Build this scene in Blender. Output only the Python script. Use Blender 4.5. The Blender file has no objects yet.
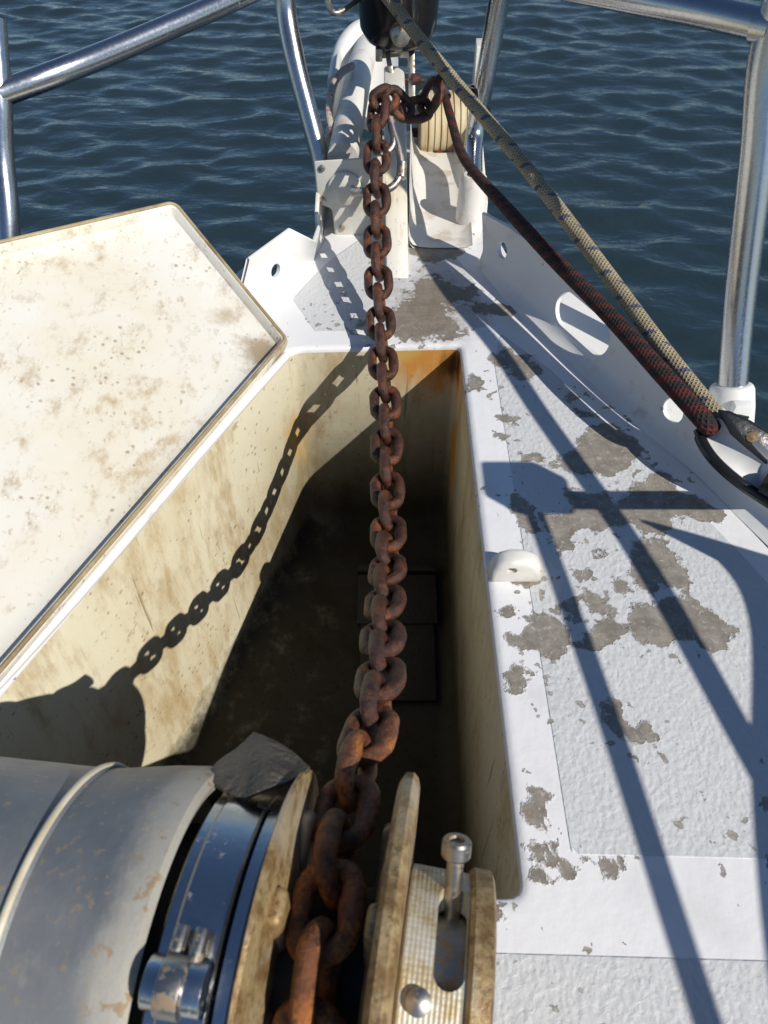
import bpy, bmesh, math, random
import numpy as np
from mathutils import Vector, Matrix, Euler
random.seed(7)
R = math.radians
PI = math.pi
sc = bpy.context.scene
C = sc.collection

# ------------------------------------------------------------------ camera
FOCAL, PITCH, CAMH = 760.0, R(48.18), 0.65
cd = bpy.data.cameras.new('camera')
cam = bpy.data.objects.new('camera', cd)
C.objects.link(cam)
cam.location = (0, 0, CAMH)
cam.rotation_euler = (PI / 2 - PITCH, 0, 0)
cd.sensor_fit = 'VERTICAL'
cd.sensor_height = 24.0
cd.lens = FOCAL / 1024 * 24.0
cd.clip_start = 0.02
cd.clip_end = 3000
cd.dof.use_dof = True
cd.dof.focus_distance = 1.05
cd.dof.aperture_fstop = 9.0
sc.camera = cam

# ------------------------------------------------------------------ light
SUN = Vector((0.912, -0.737, 1.0)).normalized()        # towards the sun
SH = Vector((-0.912, 0.737, -1.0))                     # the way shadows fall
w = bpy.data.worlds.new('World')
sc.world = w
w.use_nodes = True
nt = w.node_tree
bg = nt.nodes['Background']
sky = nt.nodes.new('ShaderNodeTexSky')
sky.sky_type = 'NISHITA'
sky.sun_disc = False
sky.sun_elevation = math.asin(SUN.z)
sky.sun_rotation = math.atan2(SUN.x, SUN.y)
sky.air_density = 1.0
sky.dust_density = 0.0
sky.ozone_density = 4.0
nt.links.new(sky.outputs[0], bg.inputs[0])
bg.inputs[1].default_value = 0.082
ld = bpy.data.lights.new('sun', 'SUN')
ld.energy = 4.5
ld.angle = R(0.5)
ld.color = (1.0, 0.945, 0.86)
lo = bpy.data.objects.new('sun', ld)
C.objects.link(lo)
lo.rotation_euler = SUN.to_track_quat('Z', 'Y').to_euler()
sc.view_settings.view_transform = 'Standard'
sc.view_settings.look = 'None'
sc.view_settings.exposure = 0.0
sc.view_settings.gamma = 1.0

# ------------------------------------------------------------------ surveying
CF = Vector((0, math.cos(PITCH), -math.sin(PITCH)))
CU = Vector((0, math.sin(PITCH), math.cos(PITCH)))
CO = Vector((0, 0, CAMH))


def ray(px, py):
    return CF + Vector(((px - 384) / FOCAL, 0, 0)) - CU * ((py - 512) / FOCAL)


def at(px, py, z=0.0):
    r = ray(px, py)
    return CO + r * ((z - CAMH) / r.z)


def W(px, py, t):
    return CO + ray(px, py) * t


def onplane(px, py, p, n):
    r = ray(px, py)
    return CO + r * ((p - CO).dot(n) / r.dot(n))


# ------------------------------------------------------------------ objects
def tag(o, label=None, cat=None, group=None, kind=None):
    if label: o['label'] = label
    if cat: o['category'] = cat
    if group: o['group'] = group
    if kind: o['kind'] = kind
    return o


def empty(name, loc=(0, 0, 0), rot=(0, 0, 0), **k):
    o = bpy.data.objects.new(name, None)
    o.empty_display_size = 0.05
    C.objects.link(o)
    o.location = loc
    o.rotation_euler = rot
    o.matrix_basis = Matrix.LocRotScale(Vector(loc), Euler(rot), None)
    return tag(o, **k)


def link_mesh(name, me, mat=None, parent=None):
    o = bpy.data.objects.new(name, me)
    C.objects.link(o)
    if mat is not None and len(me.materials) == 0:
        me.materials.append(mat)
    if parent is not None:
        o.parent = parent
        o.matrix_parent_inverse = chain_matrix(parent).inverted() if world_space else Matrix()
    return o


world_space = True   # shapes given in world coordinates unless a builder switches this off


def chain_matrix(o):
    m = o.matrix_basis.copy()
    while o.parent is not None:
        m = o.parent.matrix_basis @ o.matrix_parent_inverse @ m if False else (o.parent.matrix_basis @ (o.matrix_parent_inverse @ m))
        o = o.parent
    return m


def smooth(me, ang=40):
    me.polygons.foreach_set('use_smooth', [True] * len(me.polygons))
    try:
        me.set_sharp_from_angle(angle=R(ang))
    except Exception:
        pass


class MB:
    def __init__(s):
        s.v = []; s.f = []; s.uv = []

    def add(s, vs, fs, uvs=None):
        n = len(s.v)
        s.v += [tuple(v) for v in vs]
        s.f += [tuple(i + n for i in f) for f in fs]
        s.uv += (uvs if uvs else [[(0, 0)] * len(f) for f in fs])

    def box(s, c, h, rot=None):
        M = rot if rot else Matrix.Identity(3)
        vs = [Vector(c) + M @ Vector((x * h[0], y * h[1], z * h[2])) for x in (-1, 1) for y in (-1, 1) for z in (-1, 1)]
        s.add(vs, [(0, 1, 3, 2), (4, 6, 7, 5), (0, 4, 5, 1), (2, 3, 7, 6), (0, 2, 6, 4), (1, 5, 7, 3)])

    def tube(s, pts, rad, n=16, closed=False, cap=True, up=None):
        pts = [Vector(p) for p in pts]
        m = len(pts)
        rad = rad if isinstance(rad, (list, tuple)) else [rad] * m
        T = []
        for i in range(m):
            a = pts[(i - 1) % m] if (closed or i > 0) else pts[i]
            b = pts[(i + 1) % m] if (closed or i < m - 1) else pts[i]
            T.append((b - a).normalized())
        N = up or (Vector((0, 0, 1)) if abs(T[0].z) < 0.9 else Vector((1, 0, 0)))
        vs = []; L = 0; Ls = []
        for i in range(m):
            N = (N - T[i] * N.dot(T[i])).normalized()
            B = T[i].cross(N)
            if i: L += (pts[i] - pts[i - 1]).length
            Ls.append(L)
            for k in range(n):
                a = 2 * PI * k / n
                vs.append(pts[i] + (N * math.cos(a) + B * math.sin(a)) * rad[i])
        fs = []; uvs = []
        for i in range(m if closed else m - 1):
            j = (i + 1) % m
            for k in range(n):
                l = (k + 1) % n
                fs.append((i * n + k, i * n + l, j * n + l, j * n + k))
                u1 = Ls[j] if j else Ls[-1] + (pts[0] - pts[-1]).length
                uvs.append([(Ls[i], k / n), (Ls[i], (k + 1) / n), (u1, (k + 1) / n), (u1, k / n)])
        if cap and not closed:
            fs.append(tuple(range(n - 1, -1, -1))); uvs.append([(0, 0)] * n)
            fs.append(tuple((m - 1) * n + k for k in range(n))); uvs.append([(L, 0)] * n)
        s.add(vs, fs, uvs)

    def lathe(s, prof, org, axis, n=64, a0=0, a1=2 * PI):
        """prof: (distance along the axis, radius)"""
        axis = Vector(axis).normalized()
        N = Vector((0, 0, 1)) if abs(axis.z) < 0.9 else Vector((0, 1, 0))
        N = (N - axis * N.dot(axis)).normalized()
        B = axis.cross(N)
        full = abs(a1 - a0 - 2 * PI) < 1e-6
        k_ = n if full else n + 1
        vs = []
        for (x, r) in prof:
            for k in range(k_):
                a = a0 + (a1 - a0) * k / n
                vs.append(Vector(org) + axis * x + (N * math.cos(a) + B * math.sin(a)) * r)
        fs = []
        for i in range(len(prof) - 1):
            for k in range(n):
                l = (k + 1) % k_
                fs.append((i * k_ + k, (i + 1) * k_ + k, (i + 1) * k_ + l, i * k_ + l))
        s.add(vs, fs)

    def prism(s, poly, d):
        """poly: 3D points, extruded by vector d"""
        poly = [Vector(p) for p in poly]
        n = len(poly); d = Vector(d)
        s.add(poly + [p + d for p in poly],
              [tuple(range(n - 1, -1, -1)), tuple(range(n, 2 * n))] + [(i, (i + 1) % n, (i + 1) % n + n, i + n) for i in range(n)])

    def mesh(s, name):
        me = bpy.data.meshes.new(name)
        me.from_pydata(s.v, [], s.f)
        uv = me.uv_layers.new(name='UVMap')
        flat = [c for f in s.uv for p in f for c in p]
        if len(flat) == len(uv.data) * 2:
            uv.data.foreach_set('uv', flat)
        me.validate()
        bm = bmesh.new(); bm.from_mesh(me)
        bmesh.ops.recalc_face_normals(bm, faces=bm.faces)
        bm.to_mesh(me); bm.free()
        return me

    def build(s, name, mat, parent=None, bevel=0, sm=True, ang=40, seg=2):
        me = s.mesh(name)
        if bevel:
            bm = bmesh.new(); bm.from_mesh(me)
            ed = [e for e in bm.edges if len(e.link_faces) == 2 and e.calc_face_angle(0) > R(25)]
            bmesh.ops.bevel(bm, geom=ed, offset=bevel, segments=seg, affect='EDGES', profile=0.5, clamp_overlap=True)
            bm.to_mesh(me); bm.free()
        if sm: smooth(me, ang)
        return link_mesh(name, me, mat, parent)


def catmull(P, n=10):
    P = [Vector(p) for p in P]
    out = []
    for i in range(len(P) - 1):
        a = P[i - 1] if i else P[0] * 2 - P[1]
        b, c = P[i], P[i + 1]
        d = P[i + 2] if i + 2 < len(P) else P[-1] * 2 - P[-2]
        for k in range(n):
            t = k / n
            out.append(0.5 * ((2 * b) + (c - a) * t + (2 * a - 5 * b + 4 * c - d) * t * t + (3 * b - a - 3 * c + d) * t ** 3))
    out.append(P[-1])
    return out


def cut(o, cutter_mbs):
    """boolean the cutters out of mesh o, baking the result into its mesh"""
    tmp = []
    for i, mb in enumerate(cutter_mbs):
        me = mb.mesh('cutter')
        c = bpy.data.objects.new('cutter', me); C.objects.link(c)
        c.matrix_world = Matrix()
        m = o.modifiers.new('b', 'BOOLEAN'); m.object = c; m.operation = 'DIFFERENCE'; m.solver = 'EXACT'
        tmp.append(c)
    bpy.context.view_layer.update()
    dg = bpy.context.evaluated_depsgraph_get()
    me = bpy.data.meshes.new_from_object(o.evaluated_get(dg))
    o.modifiers.clear()
    old = o.data; o.data = me
    for c in tmp: bpy.data.objects.remove(c, do_unlink=True)
    smooth(me, 35)


# ------------------------------------------------------------------ materials
class NB:
    """small helper for node trees"""
    def __init__(s, name, coord='Object'):
        s.m = bpy.data.materials.new(name); s.m.use_nodes = True
        s.t = s.m.node_tree; s.b = s.t.nodes['Principled BSDF']
        s.tc = s.t.nodes.new('ShaderNodeTexCoord'); s.co = s.tc.outputs[coord]

    def n(s, k, **a):
        x = s.t.nodes.new(k)
        for q, v in a.items(): setattr(x, q, v)
        return x

    def L(s, a, b): s.t.links.new(a, b)

    def mapped(s, scale=(1, 1, 1), loc=(0, 0, 0), rot=(0, 0, 0), src=None):
        m = s.n('ShaderNodeMapping')
        m.inputs['Scale'].default_value = scale; m.inputs['Location'].default_value = loc; m.inputs['Rotation'].default_value = rot
        s.L(src or s.co, m.inputs['Vector']); return m.outputs[0]

    def noise(s, scale, detail=4, rough=.55, src=None, dist=0.0):
        x = s.n('ShaderNodeTexNoise'); x.inputs['Scale'].default_value = scale
        x.inputs['Detail'].default_value = detail; x.inputs['Roughness'].default_value = rough
        x.inputs['Distortion'].default_value = dist
        s.L(src or s.co, x.inputs['Vector']); return x.outputs['Fac']

    def ramp(s, fac, a, b, inv=False):
        x = s.n('ShaderNodeMapRange'); x.interpolation_type = 'SMOOTHSTEP'
        x.inputs['From Min'].default_value = a; x.inputs['From Max'].default_value = b
        x.inputs['To Min'].default_value = 1 if inv else 0; x.inputs['To Max'].default_value = 0 if inv else 1
        s.L(fac, x.inputs['Value']); return x.outputs[0]

    def math(s, op, a, b=None, c=None):
        x = s.n('ShaderNodeMath', operation=op)
        for i, v in enumerate((a, b, c)):
            if v is None: continue
            if isinstance(v, (int, float)): x.inputs[i].default_value = v
            else: s.L(v, x.inputs[i])
        return x.outputs[0]

    def mix(s, fac, a, b):
        x = s.n('ShaderNodeMix', data_type='RGBA')
        for sock, v in ((x.inputs[0], fac), (x.inputs[6], a), (x.inputs[7], b)):
            if isinstance(v, (int, float)): sock.default_value = v
            elif isinstance(v, tuple): sock.default_value = (*v, 1)
            else: s.L(v, sock)
        return x.outputs[2]

    def attr(s, name):
        x = s.n('ShaderNodeAttribute', attribute_name=name); return x.outputs['Fac']

    def set(s, k, v):
        i = s.b.inputs[k]
        if isinstance(v, (int, float)): i.default_value = v
        elif isinstance(v, tuple): i.default_value = (*v, 1)
        else: s.L(v, i)

    def bump(s, h, strength=.3, dist=.002, prev=None):
        x = s.n('ShaderNodeBump'); x.inputs['Strength'].default_value = strength; x.inputs['Distance'].default_value = dist
        s.L(h, x.inputs['Height'])
        if prev is not None: s.L(prev, x.inputs['Normal'])
        s.L(x.outputs[0], s.b.inputs['Normal']); return x.outputs[0]


def m_white(name='white_paint', col=(.78, .78, .76), dirt=(.36, .31, .23), amount=.62):
    a = NB(name)
    n1 = a.noise(22, 6, .62); n2 = a.noise(95, 4, .6); n3 = a.noise(5, 3)
    d = a.ramp(a.math('ADD', a.math('MULTIPLY', n1, .7), a.math('MULTIPLY', n3, .3)), amount - .06, amount + .06)
    c = a.mix(a.math('MULTIPLY', d, .45), col, dirt)
    sp = a.ramp(n2, .70, .73)
    c = a.mix(a.math('MULTIPLY', sp, .7), c, (.25, .19, .13))
    c = a.mix(a.math('MULTIPLY', a.ramp(n3, .35, .7), .15), c, (.6, .58, .52))
    a.set('Base Color', c); a.set('Roughness', .42)
    h = a.math('ADD', a.noise(60, 3), a.math('MULTIPLY', n2, .3))
    a.bump(h, .35, .0015)
    return a.m


def m_deck():
    a = NB('deck_paint')
    ns = a.ramp(a.attr('nonskid'), -.0006, .0006)
    edge = a.math('ADD', a.math('MULTIPLY', a.math('SUBTRACT', a.noise(90, 5, .62), .5), .022), a.math('MULTIPLY', a.math('SUBTRACT', a.noise(30, 4, .6), .5), .040))
    edge = a.math('ADD', edge, a.math('MULTIPLY', a.math('MULTIPLY', a.attr('stain'), a.math('SUBTRACT', a.noise(60, 6, .75), .52)), .13))
    chips = a.ramp(a.math('ADD', a.attr('chip'), edge), -.0004, .0004)
    small = a.ramp(a.math('MULTIPLY', a.noise(75, 3, .5), a.math('ADD', a.math('ADD', .60, a.math('MULTIPLY', a.noise(7, 2), .8)), a.math('MULTIPLY', a.attr('chip'), 3.0))), .630, .637)
    ch = a.math('MAXIMUM', chips, a.math('MULTIPLY', small, .9))
    grime = a.noise(9, 5, .6)
    col = a.mix(ns, (.79, .79, .80), (.60, .61, .615))
    col = a.mix(a.math('MULTIPLY', a.ramp(grime, .5, .75), .25), col, (.42, .42, .40))
    stain = a.attr('stain')
    col = a.mix(a.math('MULTIPLY', a.math('MULTIPLY', stain, a.ramp(a.noise(40, 6, .7), .35, .62)), .75), col, (.24, .18, .12))
    cc = a.mix(a.ramp(a.noise(55, 7, .75), .35, .68), (.20, .18, .15), (.33, .30, .255))
    cc = a.mix(a.math('MULTIPLY', a.ramp(a.noise(150, 4, .7), .58, .64), .6), cc, (.5, .48, .44))
    cc = a.mix(a.ramp(a.noise(13, 3), .66, .72), cc, (.30, .17, .09))
    cc = a.mix(a.math('MULTIPLY', stain, .5), cc, (.15, .11, .075))
    rim = a.math('MULTIPLY', a.ramp(a.math('ADD', a.attr('chip'), edge), -.0030, -.0002), a.math('SUBTRACT', 1.0, chips))
    col = a.mix(a.math('MULTIPLY', rim, .45), col, (.33, .28, .22))
    a.set('Base Color', a.mix(ch, col, cc))
    a.set('Roughness', a.math('ADD', a.math('MULTIPLY', ns, .15), .42))
    # crinkled non-skid paint
    wr = a.n('ShaderNodeTexVoronoi', feature='SMOOTH_F1'); wr.inputs['Scale'].default_value = 230; a.L(a.mapped((1, .8, 1)), wr.inputs['Vector'])
    wob = a.math('ADD', a.math('MULTIPLY', wr.outputs['Distance'], .9), a.noise(140, 5, .6, dist=1.2))
    fine = a.math('MULTIPLY', a.noise(70, 3), .7)
    h = a.math('ADD', a.math('MULTIPLY', a.math('MULTIPLY', wob, ns), a.math('SUBTRACT', 1.0, a.math('MULTIPLY', ch, .8))), fine)
    h = a.math('ADD', h, a.math('MULTIPLY', rim, 1.2))
    h = a.math('SUBTRACT', h, a.math('MULTIPLY', ch, 1.6))
    a.bump(h, .7, .0013)
    return a.m


def m_frp(name, base=(.74, .69, .55), brown=(.36, .23, .10), amt=.55, streak=(1, 1, .25), dots=True, gloss=.4, corner=None, low=None):
    a = NB(name)
    mp = a.mapped(streak)
    n1 = a.noise(16, 7, .68, mp); n2 = a.noise(60, 6, .7, mp); n3 = a.noise(4, 3)
    g = a.ramp(a.math('ADD', a.math('MULTIPLY', n1, .6), a.math('ADD', a.math('MULTIPLY', n2, .2), a.math('MULTIPLY', n3, .25))), amt - .06, amt + .1)
    c = a.mix(a.math('MULTIPLY', g, .75), base, brown)
    c = a.mix(a.math('MULTIPLY', a.ramp(n3, .4, .65), .35), c, (.66, .55, .31))
    if dots:
        v = a.n('ShaderNodeTexVoronoi'); v.inputs['Scale'].default_value = 78; v.inputs['Randomness'].default_value = 1
        a.L(a.mapped((1, 1, 1)), v.inputs['Vector'])
        dsp = a.math('MULTIPLY', a.ramp(a.math('ADD', v.outputs['Distance'], a.math('MULTIPLY', a.math('SUBTRACT', a.noise(90, 4, .7), .5), .5)), .10, .24, True), a.ramp(a.noise(11, 3), .44, .60))
        c = a.mix(a.math('MULTIPLY', dsp, .7), c, (.30, .2, .11))
    sp2 = a.math('MULTIPLY', a.ramp(a.noise(110, 6, .75, a.mapped((1, .55, 1), rot=(0, 0, .5))), .575, .65), a.ramp(a.noise(9, 4), .38, .62))
    c = a.mix(a.math('MULTIPLY', sp2, .6), c, (.34, .24, .13))
    sc_ = a.ramp(a.noise(30, 5, .75, a.mapped((1, .35, 1), rot=(0, 0, .6))), .66, .70)
    c = a.mix(a.math('MULTIPLY', sc_, .55), c, (.3, .22, .13))
    if low is not None:
        ln_ = a.ramp(a.noise(1.0, 3, .6, a.mapped((120, 120, 5), rot=(.5, .35, 0))), .665, .70)
        c = a.mix(a.math('MULTIPLY', ln_, .7), c, (.28, .19, .10))
    if low is not None:      # shade of the well painted in with its dirt, sparing the left side
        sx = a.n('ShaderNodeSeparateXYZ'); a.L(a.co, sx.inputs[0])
        mud_shade = a.math('MULTIPLY', a.ramp(a.math('ADD', a.math('SUBTRACT', sx.outputs[2], a.math('MULTIPLY', low, a.math('MULTIPLY_ADD', sx.outputs[1], -.479, 1.431))), a.math('MULTIPLY', a.noise(12, 5, .7), .12)), .06, .56, True), .96)
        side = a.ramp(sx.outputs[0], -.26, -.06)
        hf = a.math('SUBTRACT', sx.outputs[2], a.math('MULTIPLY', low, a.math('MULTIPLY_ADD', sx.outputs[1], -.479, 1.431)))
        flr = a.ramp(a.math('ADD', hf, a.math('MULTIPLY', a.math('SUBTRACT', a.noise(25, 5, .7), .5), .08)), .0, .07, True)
        mud_shade = a.math('MULTIPLY', mud_shade, a.math('MAXIMUM', a.math('MULTIPLY', flr, 1.0), a.math('ADD', .2, a.math('MULTIPLY', side, .8))))
        c = a.mix(mud_shade, c, (.009, .0075, .0045))
    if corner is not None:
        for (p, r1, colr, k) in corner:
            vd = a.n('ShaderNodeVectorMath', operation='DISTANCE'); vd.inputs[1].default_value = p
            a.L(a.mapped((1, 1, .45)) if k == 's' else a.co, vd.inputs[0])
            f = a.ramp(a.math('ADD', vd.outputs['Value'], a.math('MULTIPLY', a.math('SUBTRACT', a.noise(34, 6, .7, a.mapped((1, 1, .3))), .5), r1 * 1.5)), r1 * .25, r1, True)
            c = a.mix(a.math('MULTIPLY', f, .92), c, colr)
    a.set('Base Color', c)
    a.set('Roughness', gloss if low is None else a.math('ADD', gloss, a.math('MULTIPLY', mud_shade, .5)))
    if low is not None: a.b.inputs['Specular IOR Level'].default_value = .3
    a.bump(a.math('ADD', a.noise(40, 4), a.math('MULTIPLY', n2, .4)), .3, .0015)
    return a.m


def m_rust(name='rust', dark=(.026, .010, .006), mid=(.085, .027, .012), hot=(.26, .08, .022), rough=.40):
    a = NB(name)
    oi = a.n('ShaderNodeObjectInfo')
    add = a.n('ShaderNodeVectorMath', operation='ADD'); a.L(a.co, add.inputs[0])
    cmb = a.n('ShaderNodeCombineXYZ'); a.L(oi.outputs['Random'], cmb.inputs[0]); a.L(oi.outputs['Random'], cmb.inputs[1]); a.L(cmb.outputs[0], add.inputs[1])
    v = add.outputs[0]
    n1 = a.noise(90, 6, .7, v); n2 = a.noise(420, 5, .7, v); n3 = a.noise(38, 3, .5, v)
    c = a.mix(a.ramp(n1, .36, .64), dark, mid)
    c = a.mix(a.math('MULTIPLY', a.ramp(a.math('ADD', a.math('MULTIPLY', n3, .6), a.math('MULTIPLY', n2, .4)), .50, .66), .8), c, hot)
    a.set('Base Color', c)
    a.set('Roughness', a.math('SUBTRACT', rough + .16, a.math('MULTIPLY', n1, .42)))
    a.bump(a.math('ADD', a.math('MULTIPLY', n1, 1.2), a.math('MULTIPLY', n2, .6)), .95, .0024)
    return a.m


def m_metal(name, col=(.62, .63, .65), rough=.18, spots=(.3, .24, .17), amt=.66, scale=40, bumpd=.0004, metal=1.0):
    a = NB(name)
    n1 = a.noise(scale, 6, .7); n2 = a.noise(scale * 4, 4, .6)
    f = a.ramp(n1, amt - .04, amt + .05)
    a.set('Base Color', a.mix(a.math('MULTIPLY', f, .8), col, spots))
    a.set('Metallic', a.math('SUBTRACT', metal, a.math('MULTIPLY', f, .6 * metal)))
    a.set('Roughness', a.math('ADD', a.math('MULTIPLY', n2, .16), a.math('ADD', a.math('MULTIPLY', f, .3), rough - .06)))
    a.bump(n2, .3, bumpd)
    return a.m


def m_brass():
    a = NB('corroded_bronze')
    n1 = a.noise(50, 7, .72); n2 = a.noise(220, 5, .7); n3 = a.noise(18, 3)
    c = a.mix(a.ramp(n1, .38, .62), (.24, .14, .055), (.46, .34, .17))
    c = a.mix(a.math('MULTIPLY', a.ramp(n2, .52, .62), .65), c, (.13, .075, .035))
    c = a.mix(a.math('MULTIPLY', a.ramp(n3, .5, .64), .55), c, (.58, .51, .38))
    a.set('Base Color', c); a.set('Metallic', .35); a.set('Roughness', a.math('ADD', .28, a.math('MULTIPLY', n1, .35)))
    a.bump(a.math('ADD', n1, a.math('MULTIPLY', n2, .5)), .7, .0016)
    return a.m


def m_hub():
    a = NB('knurled_aluminium')
    n1 = a.noise(50, 6, .7)
    c = a.mix(a.ramp(n1, .42, .62), (.58, .56, .48), (.42, .33, .18))
    a.set('Base Color', c); a.set('Metallic', .3); a.set('Roughness', .5)
    w1 = a.n('ShaderNodeTexWave', bands_direction='X'); w1.inputs['Scale'].default_value = 120; w1.inputs['Distortion'].default_value = .4
    a.L(a.co, w1.inputs[0])
    w2 = a.n('ShaderNodeTexWave', bands_direction='Y'); w2.inputs['Scale'].default_value = 105; a.L(a.co, w2.inputs[0])
    a.bump(a.math('ADD', w1.outputs['Fac'], a.math('ADD', a.math('MULTIPLY', w2.outputs['Fac'], .35), a.math('MULTIPLY', n1, 2.5))), .4, .0005)
    return a.m


def m_housing():
    a = NB('worn_grey_paint')
    n1 = a.noise(40, 7, .72, a.mapped((1, .5, 1))); n2 = a.noise(180, 5, .65); n3 = a.noise(12, 4)
    c = a.mix(a.ramp(n3, .35, .65), (.15, .165, .18), (.24, .245, .245))
    c = a.mix(a.math('MULTIPLY', a.ramp(n1, .58, .70), .4), c, (.40, .38, .32))
    c = a.mix(a.math('MULTIPLY', a.ramp(n2, .585, .65), .6), c, (.36, .28, .17))
    sx = a.n('ShaderNodeSeparateXYZ'); a.L(a.co, sx.inputs[0])
    rim = a.ramp(a.math('ADD', sx.outputs[0], a.math('MULTIPLY', a.math('SUBTRACT', n1, .5), .035)), -.114, -.092)
    c = a.mix(a.math('MULTIPLY', rim, .6), c, (.58, .54, .44))
    c = a.mix(a.math('MULTIPLY', a.math('MULTIPLY', rim, a.ramp(a.noise(60, 5, .7), .56, .62)), .9), c, (.36, .25, .14))
    a.set('Base Color', c); a.set('Roughness', a.math('ADD', .30, a.math('MULTIPLY', n1, .3))); a.set('Metallic', .2)
    a.bump(a.math('ADD', n1, a.math('MULTIPLY', n2, .8)), .45, .001)
    return a.m


def m_rope(name, base, fleck, second=None, pitch=.021):
    a = NB(name, 'UV')
    sx = a.n('ShaderNodeSeparateXYZ'); a.L(a.co, sx.inputs[0])
    u, v = sx.outputs[0], sx.outputs[1]
    # crossing yarns of a braid
    def strand(sgn, k):
        s_ = a.math('ADD', a.math('MULTIPLY', u, k), a.math('MULTIPLY', v, sgn * 8.0))
        return a.math('SINE', a.math('MULTIPLY', s_, 2 * PI))
    s1 = strand(1, 190); s2 = strand(-1, 190)
    h = a.math('MAXIMUM', s1, s2)
    oc = a.tc.outputs['Object']
    n = a.noise(160, 4, .6, oc); n3 = a.noise(30, 4, .6, oc)
    c = a.mix(a.ramp(n3, .35, .65), base, tuple(x * .72 for x in base))
    if fleck:
        # tracer yarns: short flecks winding round the rope
        ph = a.math('FRACT', a.math('DIVIDE', a.math('ADD', u, a.math('MULTIPLY', v, pitch)), pitch))
        ring = a.math('FRACT', a.math('MULTIPLY', a.math('ADD', v, a.math('MULTIPLY', u, 9)), 2.0))
        f = a.math('MULTIPLY', a.math('LESS_THAN', ph, .30), a.math('LESS_THAN', ring, .36))
        c = a.mix(a.math('MULTIPLY', f, .85), c, fleck)
    if second:
        k = a.ramp(a.math('ADD', a.math('MULTIPLY', a.math('SINE', a.math('MULTIPLY', a.math('ADD', a.math('MULTIPLY', u, 42), a.math('MULTIPLY', v, 2)), 2 * PI)), .14), a.noise(75, 6, .75, oc)), .44, .60)
        c = a.mix(k, c, second)
    c = a.mix(a.math('MULTIPLY', a.ramp(h, -.2, .6, True), .45), c, tuple(x * .45 for x in base))
    a.set('Base Color', c); a.set('Roughness', .85)
    a.bump(a.math('ADD', h, a.math('MULTIPLY', n, .7)), .8, .0013)
    return a.m


def m_simple(name, col, rough=.5, metal=0, nscale=40, var=.25, bstr=.3, bd=.001, spec=.5):
    a = NB(name)
    n1 = a.noise(nscale, 5, .65)
    a.set('Base Color', a.mix(a.ramp(n1, .35, .7), col, tuple(c * (1 - var) + .02 * var for c in col)))
    a.set('Roughness', a.math('ADD', rough - .06, a.math('MULTIPLY', n1, .14))); a.set('Metallic', metal)
    a.b.inputs['Specular IOR Level'].default_value = spec
    a.bump(a.noise(nscale * 3, 4), bstr, bd)
    return a.m


def m_water():
    a = NB('river_water')
    a.set('Base Color', (.020, .034, .038)); a.set('Roughness', .07)
    a.set('Specular Tint', (.55, .85, 1.0)); a.b.inputs['Specular IOR Level'].default_value = .95
    a.b.inputs['IOR'].default_value = 1.48
    mp = a.mapped((1, 2.1, 1), rot=(0, 0, R(-7)))
    mp2 = a.mapped((1, 1.7, 1), rot=(0, 0, R(14)))
    h = a.math('ADD', a.noise(3.2, 3, .5, mp, .6), a.math('MULTIPLY', a.noise(11, 3, .5, mp2, .5), .5))
    a.bump(h, 1.0, .011)
    return a.m


MW = m_white()
MWC = m_white('cream_paint', (.66, .64, .57), (.4, .34, .24), .58)
MDECK = m_deck()
MRUST = m_rust()
MSTEEL = m_metal('stainless_tube', (.50, .51, .53), .24, (.36, .34, .31), .69, 45)
MCHROME = m_metal('polished_band', (.52, .53, .55), .19, (.36, .32, .25), .65, 70, .0006)
MGALV = m_metal('dull_steel', (.40, .38, .34), .38, (.33, .22, .12), .56, 80)
MBRASS = m_brass()
MHUB = m_hub()
MHOUSE = m_housing()
MBLACK = m_simple('glossy_black_plastic', (.012, .012, .013), .17, 0, 60, .3, .25, .0008)
MDARK = m_simple('greasy_dark_iron', (.02, .018, .015), .6, .2, 80)
MLEATHER = m_simple('weathered_leather', (.11, .095, .072), .55, 0, 45, .75, 1.0, .005)
MSTEM = m_white('stem_paint', (.76, .74, .69), (.38, .24, .12), .555)
MNYLON = m_frp('yellowed_nylon', (.62, .54, .36), (.34, .19, .08), .52, (6, 1, .3), False, .45)
MCAP = m_simple('white_sheave', (.72, .72, .70), .32, 0, 25, .15, .1)
MCANVAS = m_simple('canvas', (.12, .16, .22), .9, 0, 200, .2, .5)

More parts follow.
